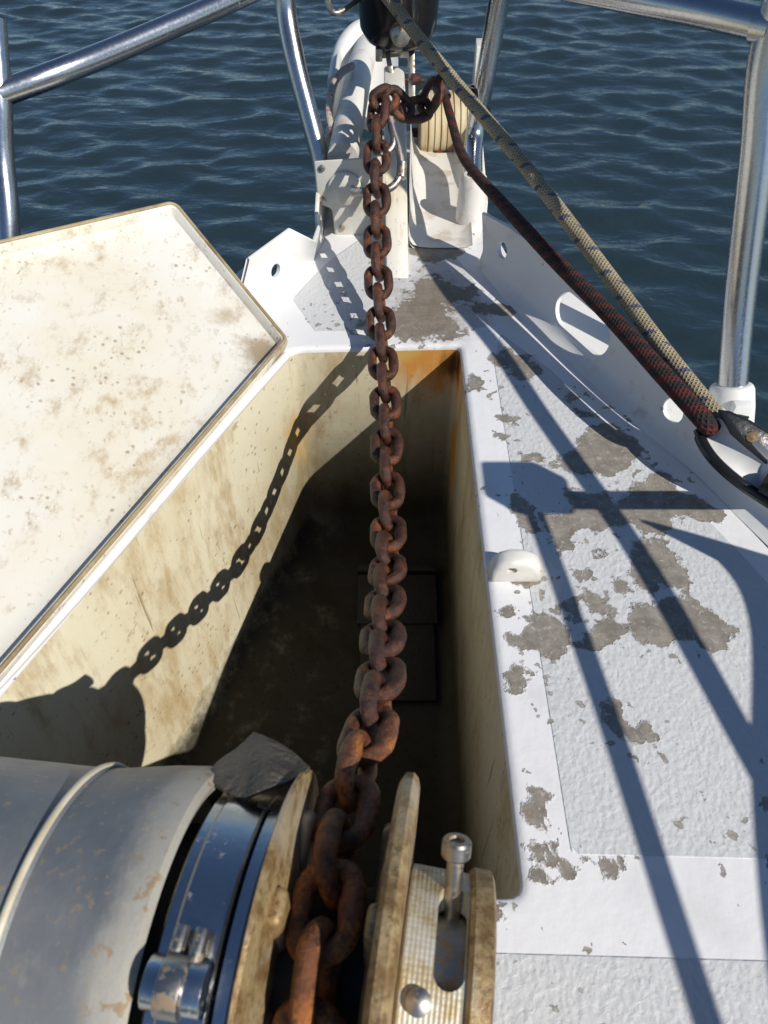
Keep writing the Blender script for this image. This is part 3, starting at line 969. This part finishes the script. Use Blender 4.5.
# socket of the right post
q = MB()
ub = (W(738, 300, .95) - baseR).normalized()
q.lathe([(-.10, .030), (-.005, .0295), (.018, .0275), (.024, .0245), (.024, .018)], baseR, ub, 28)
q.box(baseR + Vector((.0, -.028, -.028)), (.012, .007, .05))
q.box(baseR + Vector((-.028, -.004, -.032)), (.010, .018, .03))
sk = q.build('socket', MW, pul, bevel=.0025)
q = MB()
for i in range(3): q.box(baseR + Vector((.002, -.0355, .004 - i * .019)), (.0085, .0012, .0036), Matrix.Rotation(.25, 3, 'Y'))
q.build('slot', MDARK, sk, bevel=.0005)

# unseen canvas sheet aft of the brace, added to shadow the side deck
cv = MB()
top = [src(642, 520, .33), src(712, 556, .34), src(748, 618, .35), src(750, 760, .35), src(757, 880, .36), src(772, 1010, .36)]
top = [top[0] + Vector((.13, -.02, -.10))] + top
top += [top[-1] + Vector((-.03, -.18, 0)), top[-1] + Vector((-.06, -.40, 0))]
tp = catmull(top, 6); n = len(tp)
bt = [p + Vector((.03, -.02, -.28)) for p in tp]
cv.add(tp + bt + [p + Vector((.0025, 0, 0)) for p in tp] + [p + Vector((.0025, 0, 0)) for p in bt],
       [(k, k + 1, n + k + 1, n + k) for k in range(n - 1)] + [(2 * n + k, 2 * n + k + 1, 3 * n + k + 1, 3 * n + k) for k in range(n - 1)]
       + [(k, k + 1, 2 * n + k + 1, 2 * n + k) for k in range(n - 1)])
tag(cv.build('shadow_cloth', MCANVAS), 'unseen blue canvas sheet added beside the rail to shade the deck', 'cloth')

# ------------------------------------------------------------------ locker lid
lid = empty('locker_lid', lid_h0, label='stained white locker lid swung open on its hinges, underside up', cat='lid')
def LP(s, t, h=0): return lid_h0 + e1 * s + e2 * t + e3 * h
def lc(p): return ((p - lid_h0).dot(e1), (p - lid_h0).dot(e2))
cC = lc(lidC); dD = lc(lidD)
dirn = Vector((dD[0] - cC[0], dD[1] - cC[1])).normalized()
far = (cC[0] + dirn.x * 1.05, cC[1] + dirn.y * 1.05)
corner = [(0.0, 0.0), cC, far, (far[0] - .02, 0.0)]
def lid_loop(d):
    # mitred inset of the four-sided outline, corners rounded again
    V = [Vector((*p, 0)) for p in corner]; cx = sum(V, Vector()) / 4; Q = []
    def ln(i):
        a, b = V[i], V[(i + 1) % 4]; t = (b - a).normalized(); nr = Vector((-t.y, t.x, 0))
        if nr.dot(cx - a) < 0: nr = -nr
        return a + nr * d, t
    for i in range(4):
        (p0, t0), (p1, t1) = ln((i - 1) % 4), ln(i)
        k = ((p1 - p0).cross(t1)).z / (t0.cross(t1)).z
        Q.append(p0 + t0 * k)
    out = []
    for i in range(4): out += fillet(Q[i - 1], Q[i], Q[(i + 1) % 4], max(.004, .014 - d * .5), 6)
    return out
def in2(loop, d):
    out = []; n = len(loop)
    cx = sum(loop, Vector()) / n
    for i in range(n):
        t = (loop[(i + 1) % n] - loop[i - 1]).normalized(); nr = Vector((-t.y, t.x, 0))
        if nr.dot(cx - loop[i]) < 0: nr = -nr
        out.append(loop[i] + nr * d)
    return out
prof = [(0.010, -.034), (0.002, -.032), (0, -.027), (0, -.002), (.0012, 0), (.008, .0005), (.0095, -.001), (.012, -.014), (.020, -.0185), (.034, -.020), (.050, -.0201)]
rows = [lid_loop(d) for d, h in prof]
n = len(rows[0])
q = MB()
vs = [LP(p.x, p.y, prof[k][1]) for k, r in enumerate(rows) for p in r]
fs = [(k * n + i, k * n + (i + 1) % n, (k + 1) * n + (i + 1) % n, (k + 1) * n + i) for k in range(len(rows) - 1) for i in range(n)]
fs.append(tuple((len(rows) - 1) * n + i for i in range(n)))
fs.append(tuple(range(n)))
q.add(vs, fs)
MLID = m_frp('lid_gelcoat', (.76, .745, .68), (.33, .21, .09), .598, (2.2, 1.3, 2.2), True, .4,
             corner=[(tuple(LP(.03, .02, -.02)), .05, (.33, .25, .15), ''), (tuple(LP(.006, .10, 0)), .035, (.45, .36, .22), '')])
q.build('lid_shell', MLID, lid, ang=35)
rimb = MB()
ps = [LP(p.x, p.y, .0006) for p in lid_loop(.0045)]
rimb.tube(ps, .0028, 8, closed=True)
rimb.build('rim_seal', m_frp('stained_rim', (.42, .34, .20), (.14, .08, .03), .50, (1, 1, 1), False, .6), lid)

# ------------------------------------------------------------------ windlass
WC = Vector((-.032, .095, .135)); WROT = R(-8.5)
world_space = False
wl = empty('windlass', WC - Vector((0, 0, .135)), (0, 0, WROT), label='horizontal anchor windlass with a grey drum housing, polished band and bronze chain wheel', cat='windlass')
A0 = Vector((0, 0, .135)); AX = (1, 0, 0)
q = MB()
q.lathe([(-.60, 0), (-.60, .080), (-.35, .087), (-.162, .0945), (-.1605, .097), (-.1555, .097), (-.154, .0955), (-.14, .098), (-.115, .1025), (-.094, .105), (-.086, .1035), (-.083, .099), (-.085, .093), (-.10, .088), (-.10, 0)], A0, AX, 120)
hs = q.build('housing', MHOUSE, wl, ang=35)
q = MB(); q.tube([A0 + Vector((-.158, .0964 * math.sin(a), .0964 * math.cos(a))) for a in [2 * PI * i / 96 for i in range(96)]], .0024, 10, closed=True)
q.build('rib', m_white('cream_rib', (.62, .56, .42), (.4, .28, .14), .5), hs)
q = MB(); q.lathe([(-.12, .070), (-.03, .070)], A0, AX, 48); q.build('shaft', MDARK, wl)
q = MB()
q.lathe([(-.0785, .07), (-.0785, .0925), (-.077, .0945), (-.072, .0945), (-.0705, .0955), (-.048, .0955), (-.0465, .0945), (-.0455, .092), (-.0455, .07)], A0, AX, 96)
band = q.build('clamp_band', MCHROME, wl, ang=30)
q = MB(); q.lathe([(-.0445, .07), (-.0445, .094), (-.0435, .0965), (-.0375, .0965), (-.0365, .094), (-.0365, .07)], A0, AX, 96)
q.build('band_edge', MCHROME, wl, ang=30)
def rad(x, r, ang):     # ang from straight up, positive towards the bow
    return A0 + Vector((x, r * math.sin(R(ang)), r * math.cos(R(ang))))
q = MB()
q.tube([rad(-.076, .103, -18), rad(-.047, .103, -18)], .012, 24)
q.build('hinge_barrel', MCHROME, band, bevel=.001)
q = MB()
q.tube([rad(-.068, .107, -18), rad(-.056, .107, -18)], .0135, 24)
q.tube([rad(-.066, .102, -4), rad(-.066, .105, -14)], .004, 12)
q.tube([rad(-.056, .102, -4), rad(-.056, .105, -14)], .004, 12)
q.build('latch', MGALV, band, bevel=.001)
# chain wheel: two flanges, boss, pocket teeth
def flange(x0, x1, r, mirror):
    q = MB()
    prof = [(x0, .03), (x0, r - .008), (x0 + (x1 - x0) * .12, r - .003), (x0 + (x1 - x0) * .35, r), (x0 + (x1 - x0) * .75, r - .0005), (x1, r - .006), (x1 + mirror * .001, r - .030), (x1 + mirror * .004, r - .048), (x1 + mirror * .006, .03)]
    q.lathe(prof, A0, AX, 96)
    return q.build('flange', MBRASS, wl, ang=40)
flange(-.0350, -.0290, .112, 1)
flange(.0400, .0275, .119, -1)
q = MB(); q.lathe([(-.03, .052), (0, .046), (.03, .052)], A0, AX, 48); q.build('boss', MDARK, wl)
for i in range(7):
    a = 360 / 7 * i + 8
    for s_ in (-1, 1):
        q = MB(); q.box(rad(s_ * .026, .068, a), (.005, .010, .020), Matrix.Rotation(-R(a), 3, 'X'))
        q.build('pocket_tooth', MBRASS, wl, bevel=.004, seg=3)
# clutch hub with slot, end disc, pin
q = MB()
q.lathe([(.0402, .03), (.0402, .064), (.042, .0665), (.076, .0655), (.078, .063), (.078, .052), (.046, .052), (.046, .03)], A0, AX, 96)
hub = q.build('clutch_hub', MHUB, wl, ang=35)
# the slot is cut in the hub's own axes
W2 = wl.matrix_basis
poly = []
def slotpt(x, ang): return rad(x, 1, ang)
for i in range(24):
    a = 2 * PI * i / 24
    xx = .0665 + .0085 * math.cos(a)
    yy = (-.5 if math.sin(a) < 0 else 35) + 8 * math.sin(a)
    d = rad(0, 1, yy) - A0
    poly.append((xx, d))
ct = MB()
inn = [A0 + Vector((x, 0, 0)) + d * .045 for x, d in poly]; out_ = [A0 + Vector((x, 0, 0)) + d * .085 for x, d in poly]
ct.add([W2 @ p for p in inn + out_], [tuple(range(24)), tuple(range(47, 23, -1))] + [(i, (i + 1) % 24, 24 + (i + 1) % 24, 24 + i) for i in range(24)])
cut(hub, [ct])
q = MB(); q.lathe([(.076, .03), (.076, .067), (.0785, .0695), (.0885, .069), (.090, .066), (.090, 0)], A0, AX, 96); ed = q.build('end_disc', MBRASS, wl, ang=35)
q = MB(); q.lathe([(0, .007), (.004, .0065), (.006, .003), (.006, 0)], rad(.052, .0655, -14), rad(.052, 1, -14) - A0, 20); q.build('bolt', MGALV, hub)
q = MB(); q.lathe([(.0445, 0), (.0445, .050), (.0765, .050), (.0765, 0)], A0, AX, 48); q.build('hub_core', MGALV, wl)
pd = (rad(0, 1, 42) - A0) + Vector((-.04, 0, 0))
pc = rad(.0665, .048, 42)
q = MB()
q.lathe([(0, .0048), (.037, .0048), (.0375, .0078), (.0385, .0084), (.046, .0084), (.0475, .0075), (.0475, .0045), (.045, .004), (.045, 0)], pc, pd, 28)
q.build('clutch_pin', MGALV, wl, ang=30)
# pedestal
q = MB(); q.box((-.30, -.01, .03), (.24, .075, .031)); q.box((.0, -.01, .02), (.05, .06, .021)); q.build('base', MDARK, wl, bevel=.006)
world_space = True

# leather flap caught on the rim
q = MB()
cor = [[W(205, 778, .470), W(225, 790, .452), W(245, 797, .445)], [W(228, 756, .492), W(262, 768, .470), W(280, 786, .450)], [W(254, 733, .515), W(290, 748, .497), W(310, 768, .468)]]
g = [catmull(r, 8) for r in cor]; n = len(g[0]); m_ = 17
rows = []
cols = [catmull([g[0][k], g[1][k] + Vector((0, 0, .004)), g[2][k]], 8) for k in range(n)]
m_ = len(cols[0])
top_ = [p + Vector((0, 0, .0025 * math.sin(i * .45 + k * .38))) for k, c_ in enumerate(cols) for i, p in enumerate(c_)]
bot = [p + Vector((0, -.001, -.004)) for p in top_]
N_ = len(top_)
ring = [(0, i) for i in range(m_ - 1)] + [(k, m_ - 1) for k in range(n - 1)] + [(n - 1, i) for i in range(m_ - 1, 0, -1)] + [(k, 0) for k in range(n - 1, 0, -1)]
idx = lambda k, i: k * m_ + i
fs = [(idx(k, i), idx(k, i + 1), idx(k + 1, i + 1), idx(k + 1, i)) for k in range(n - 1) for i in range(m_ - 1)]
fs += [tuple(N_ + a for a in f[::-1]) for f in fs]
for j in range(len(ring)):
    a, b = idx(*ring[j]), idx(*ring[(j + 1) % len(ring)])
    fs.append((a, b, N_ + b, N_ + a))
q.add(top_ + bot, fs)
tag(q.build('leather_flap', MLEATHER, None, ang=60), 'curled scrap of dark leather lying on the windlass rim', 'leather scrap')

# ------------------------------------------------------------------ chain
LW, LPITCH, LD = .0418, .0356, .0130
def link_mesh_data(seed, mat):
    rr_ = random.Random(seed)
    hl = (LPITCH + LD) / 2 + LD * .0 - 0.0      # half centreline length
    hl = (LPITCH + LD) / 2
    r = (LW - LD) / 2
    pts = []
    for i in range(14):
        a = -PI / 2 + PI * i / 13; pts.append(Vector((hl - r + r * math.cos(a), r * math.sin(a), 0)))
    for i in range(1, 3): pts.append(Vector((hl - r - 2 * (hl - r) * i / 3, r, 0)))
    for i in range(14):
        a = PI / 2 + PI * i / 13; pts.append(Vector((-(hl - r) + r * math.cos(a), r * math.sin(a), 0)))
    for i in range(1, 3): pts.append(Vector((-(hl - r) + 2 * (hl - r) * i / 3, -r, 0)))
    m_ = len(pts); w1, w2 = rr_.uniform(0, 6), rr_.uniform(0, 6)
    rad_ = []
    for i, p in enumerate(pts):
        k = 1 + .05 * math.sin(3 * 2 * PI * i / m_ + w1) + .035 * math.sin(7 * 2 * PI * i / m_ + w2) + rr_.uniform(-.02, .02)
        if i in (14, 15): k += .10                       # weld on one side of the link
        if abs(p.y) < r * .55: k -= .07                  # crowns worn by the next link
        rad_.append(LD / 2 * k)
    mb = MB(); mb.tube(pts, rad_, 14, closed=True, up=Vector((0, 0, 1)))
    mb.v = [tuple(c * (1 + rr_.uniform(-.008, .008)) for c in v) for v in mb.v]
    me = mb.mesh('link'); smooth(me, 180); me.materials.append(mat); return me


MRUST2 = m_rust('orange_rust', (.045, .016, .008), (.20, .065, .02), (.55, .19, .035), .45)
LMS = [link_mesh_data(i, MRUST) for i in range(6)]
LMN = [link_mesh_data(20 + i, MRUST2) for i in range(3)]
gr = .070
gp = []
for a in range(-75, 46, 15):
    yy = WC.y + gr * math.sin(R(a)); zz = .135 + gr * math.cos(R(a))
    gp.append(Vector((-.033 + (yy - WC.y) * .10, yy, zz)))
path = gp + [Vector((-.022, .192, .164)), Vector((-.007, .262, .134)), Vector((-.002, .325, .098)), Vector((-.001, .385, .062)),
             Vector((.002, .452, .027)), Vector((.004, .521, -.003)), Vector((.005, .596, -.016)), Vector((.003, .671, -.013)), Vector((.003, .744, -.003)),
             Vector((-.004, .891, .025)), Vector((-.010, 1.03, .076)), Vector((-.011, 1.143, .135)), Vector((-.009, 1.235, .198)),
             Vector((.004, 1.262, .208)), Vector((.024, 1.262, .186)), Vector((.050, 1.268, .176)), Vector((.072, 1.285, .185)), Vector((.083, 1.29, .214)), Vector((.088, 1.30, .222))]
cv_ = catmull(path, 24)
Ls = [0]
for a, b in zip(cv_, cv_[1:]): Ls.append(Ls[-1] + (b - a).length)
def along(s):
    for i in range(len(Ls) - 1):
        if Ls[i + 1] >= s:
            t = (s - Ls[i]) / (Ls[i + 1] - Ls[i]); return cv_[i].lerp(cv_[i + 1], t)
    return cv_[-1]
chain = empty('anchor_chain', (-.004, .6, -.01), label='heavy rusty anchor chain running from the windlass up to the bow', cat='chain')
s0 = Ls[8 * 24]                       # where the chain leaves the wheel
kmin = -int((s0 - .004) / LPITCH)
k = kmin
total = Ls[-1]
cnt = 0
while s0 + k * LPITCH < total - .01:
    s = s0 + k * LPITCH
    p = (along(s - LPITCH / 2) + along(s + LPITCH / 2)) / 2
    T = (along(s + LPITCH / 2) - along(s - LPITCH / 2)).normalized()
    X = Vector((1, 0, 0)) if abs(T.x) < .8 else Vector((0, 1, 0))
    Nn = X.cross(T).normalized(); X = T.cross(Nn).normalized()
    tw = (22 if s < s0 + .5 else 10) if k % 2 == 0 else (14 if s < s0 + .45 else 4)
    if s < s0 + .02: tw = 16
    if s > total - .2: tw += 40
    rot = (PI / 2 if k % 2 == 0 else 0) + R(tw + random.uniform(-5, 5))
    A = X * math.cos(rot) + Nn * math.sin(rot)
    B = T.cross(A)
    M = Matrix((T, A, B)).transposed().to_4x4(); M.translation = p
    near = s < s0 + .11
    o = bpy.data.objects.new('link', LMN[k % 3] if near else LMS[random.randrange(6)]); C.objects.link(o)
    o.parent = chain; o.matrix_parent_inverse = chain.matrix_basis.inverted()
    o.matrix_basis = M
    if near: o['label'] = 'orange rusted link near the windlass'
    k += 1; cnt += 1

# chain hook: bent steel bar through the chain
hk = empty('chain_hook', W(392, 170, 1.150), label='bent steel snap hook clipped across the rusty chain below the forestay', cat='hook')
q = MB(); q.tube(catmull([W(353, 191, 1.150), W(372, 192, 1.150), W(386, 190, 1.150), W(396, 183, 1.150), W(401, 170, 1.150), W(399, 150, 1.150), W(393, 130, 1.150), W(390, 118, 1.150)], 8), .0058, 14); q.build('bar', MGALV, hk)
q = MB(); q.tube(catmull([W(391, 126, 1.150), W(394, 140, 1.150), W(390, 150, 1.150), W(381, 155, 1.150)], 8), .0055, 12); q.build('gate', MGALV, hk)
q = MB(); q.tube([W(351, 191, 1.150), W(357, 191, 1.150)], .0085, 14); q.build('end_fitting', MGALV, hk)
q = MB(); q.tube([W(401, 178, 1.150), W(402, 163, 1.150)], .008, 12); q.build('end_fitting', MGALV, hk)

# ------------------------------------------------------------------ furling drum and forestay toggles
fd = empty('furling_drum', W(397, 45, 1.32), label='black roller furling drum above the bow with straps down to the stem', cat='furling drum')
dc = W(398, 36, 1.33)
axd = Vector((0, -.28, 1)).normalized()
q = MB(); q.lathe([(0, 0), (0, .048), (.006, .060), (.018, .066), (.05, .0675), (.09, .069), (.13, .072), (.135, .06), (.135, 0)], dc + axd * .004, axd, 64); q.build('drum', MBLACK, fd, ang=45)
q = MB(); q.tube([W(397, 30, 1.29), W(401, 36, 1.215)], .0155, 28); q.build('clevis_pin', MGALV, fd, bevel=.002)
def strap(a, b, w_, t_):
    q = MB(); d = (b - a).normalized(); s_ = Vector((1, 0, 0)); s_ = (s_ - d * s_.dot(d)).normalized(); u_ = d.cross(s_)
    M = Matrix((s_, u_, d)).transposed(); q.box((a + b) / 2, (w_, t_, (a - b).length / 2), M); return q
m1 = strap(W(386, 46, 1.33), W(396, 100, 1.36), .004, .010); m1.build('toggle_strap', MGALV, fd, bevel=.001)
m1 = strap(W(411, 40, 1.33), W(412, 112, 1.36), .0055, .012); m1.build('toggle_strap', MGALV, fd, bevel=.001)
m1 = strap(W(378, 51, 1.34), W(414, 47, 1.34), .010, .008); m1.box(W(404, 50, 1.31), (.008, .008, .010)); m1.box(W(379, 54, 1.31), (.006, .008, .010)); m1.build('fork', MGALV, fd, bevel=.0015)
q = MB(); q.tube([W(412, 80, 1.34), W(420, 80, 1.34)], .011, 14); q.tube([W(405, 80, 1.34), W(424, 80, 1.34)], .005, 10); q.build('cotter_bolt', MRUST, fd)
q = MB(); q.tube(catmull([W(372, -14, 1.27), W(352, 4, 1.26), W(337, 13, 1.25), W(330, 8, 1.25), W(326, -6, 1.26)], 8), .0048, 12); q.build('rope_guard', MGALV, fd)

# ------------------------------------------------------------------ ropes and block
q = MB(); q.tube(catmull([W(372, -22, 1.20), W(388, -2, 1.19), W(430, 52, 1.16), W(480, 112, 1.12), W(530, 172, 1.07), W(600, 264, .99), W(660, 345, .92), W(708, 405, .876), W(726, 428, .872)], 14), .0098, 18)
tag(q.build('furling_line', m_rope('beige_braid', (.44, .36, .225), (.03, .06, .17), None, .022)), 'beige braided line with blue flecks running from the drum to the white block', 'rope')
pp = catmull([W(437, 86, 1.30), W(443, 92, 1.29), W(450, 115, 1.27), W(460, 150, 1.25), W(474, 172, 1.22), W(500, 201, 1.13), W(545, 250, 1.04), W(605, 311, .965), W(657, 368, .90), W(700, 416, .862), W(712, 430, .868)], 14)
rr = [.0058 + (.0112 - .0058) * min(1, i / (len(pp) * .8)) for i in range(len(pp))]
q = MB(); q.tube(pp, rr, 18)
tag(q.build('snubber_rope', m_rope('dark_red_braid', (.020, .015, .014), None, (.095, .014, .011))), 'black and dark red braided rope tied to the end of the rusty chain', 'rope')

rope_ = bpy.data.objects[-1] if False else [o for o in C.objects if o.name == 'snubber_rope'][0]
q = MB()
d_ = (pp[16] - pp[6]).normalized(); c_ = pp[8]
s_ = d_.orthogonal().normalized(); u_ = d_.cross(s_)
q.tube([c_ + d_ * (.0016 * i / 12 * 1.9) + (s_ * math.cos(2 * PI * i / 12) + u_ * math.sin(2 * PI * i / 12)) * .0078 for i in range(12 * 9)], .0016, 6)
q.build('whipping', m_simple('tarred_twine', (.05, .035, .025), .8), rope_)
q = MB()
e_ = pp[6]; k_ = Vector((.088, 1.30, .222))
q.tube(catmull([e_, e_ + Vector((.004, -.008, .010)), k_ + Vector((.004, -.016, .008)), k_ + Vector((-.006, -.012, -.010)), e_ + Vector((-.006, .0, -.004))], 8), .005, 12)
q.build('eye', rope_.data.materials[0], rope_)
bk = empty('turning_block', W(748, 470, .92), label='white turning block with black cheeks lying on the right bulwark', cat='block')
def slab(pts, t, th):
    q = MB(); v = [W(a, b, t) for a, b in pts]; q.prism(v, (v[0] - CO).normalized() * th); return q
q = MB()
# grooved white shell: a saddle section swept along the rope's run
run = catmull([W(704, 424, .872), W(722, 441, .860), W(745, 461, .853), W(775, 486, .852), W(812, 514, .86)], 8)
wid = [.012 + .012 * min(1, i / 9) for i in range(len(run))]
sec = []
for i, p in enumerate(run):
    d = (run[min(i + 1, len(run) - 1)] - run[max(i - 1, 0)]).normalized(); u = (CO - p).normalized(); a_ = d.cross(u).normalized(); u = a_.cross(d)
    row = []
    for k in range(13):
        x = -1 + k / 6; row.append(p + a_ * x * wid[i] + u * (.010 * x * x - .004))
    row.append(p + a_ * wid[i] * .95 - u * .022); row.append(p - a_ * wid[i] * .95 - u * .022)
    sec.append(row)
m_ = len(sec[0])
q.add([p for r in sec for p in r], [(i * m_ + k, i * m_ + (k + 1) % m_, (i + 1) * m_ + (k + 1) % m_, (i + 1) * m_ + k) for i in range(len(sec) - 1) for k in range(m_)] + [tuple(range(m_)), tuple((len(sec) - 1) * m_ + k for k in range(m_))])
q.build('shell', MCAP, bk, ang=50)
slab([(717, 409), (730, 411), (750, 420), (768, 431), (808, 458), (806, 492), (768, 466), (748, 450), (730, 434)], .846, .012).build('cheek', MBLACK, bk, bevel=.003, seg=3)
q = MB(); q.tube(catmull([W(698, 430, .875), W(703, 444, .868), W(716, 462, .858), W(740, 483, .850), W(770, 503, .85), W(812, 530, .85)], 8), [.005] * 4 + [.0065] * 37, 12)
q.build('cheek', MBLACK, bk)
q = MB(); q.lathe([(0, .007), (.003, .006), (.0035, 0)], W(752, 437, .845), (CO - W(752, 437, .845)), 16); q.build('rivet', MBRASS, bk)
q = MB(); q.tube(catmull([W(764, 482, .845), W(775, 487, .84), W(800, 500, .84)], 5), .0135, 16); q.build('swivel_pin', MDARK, bk)

print('links', cnt)
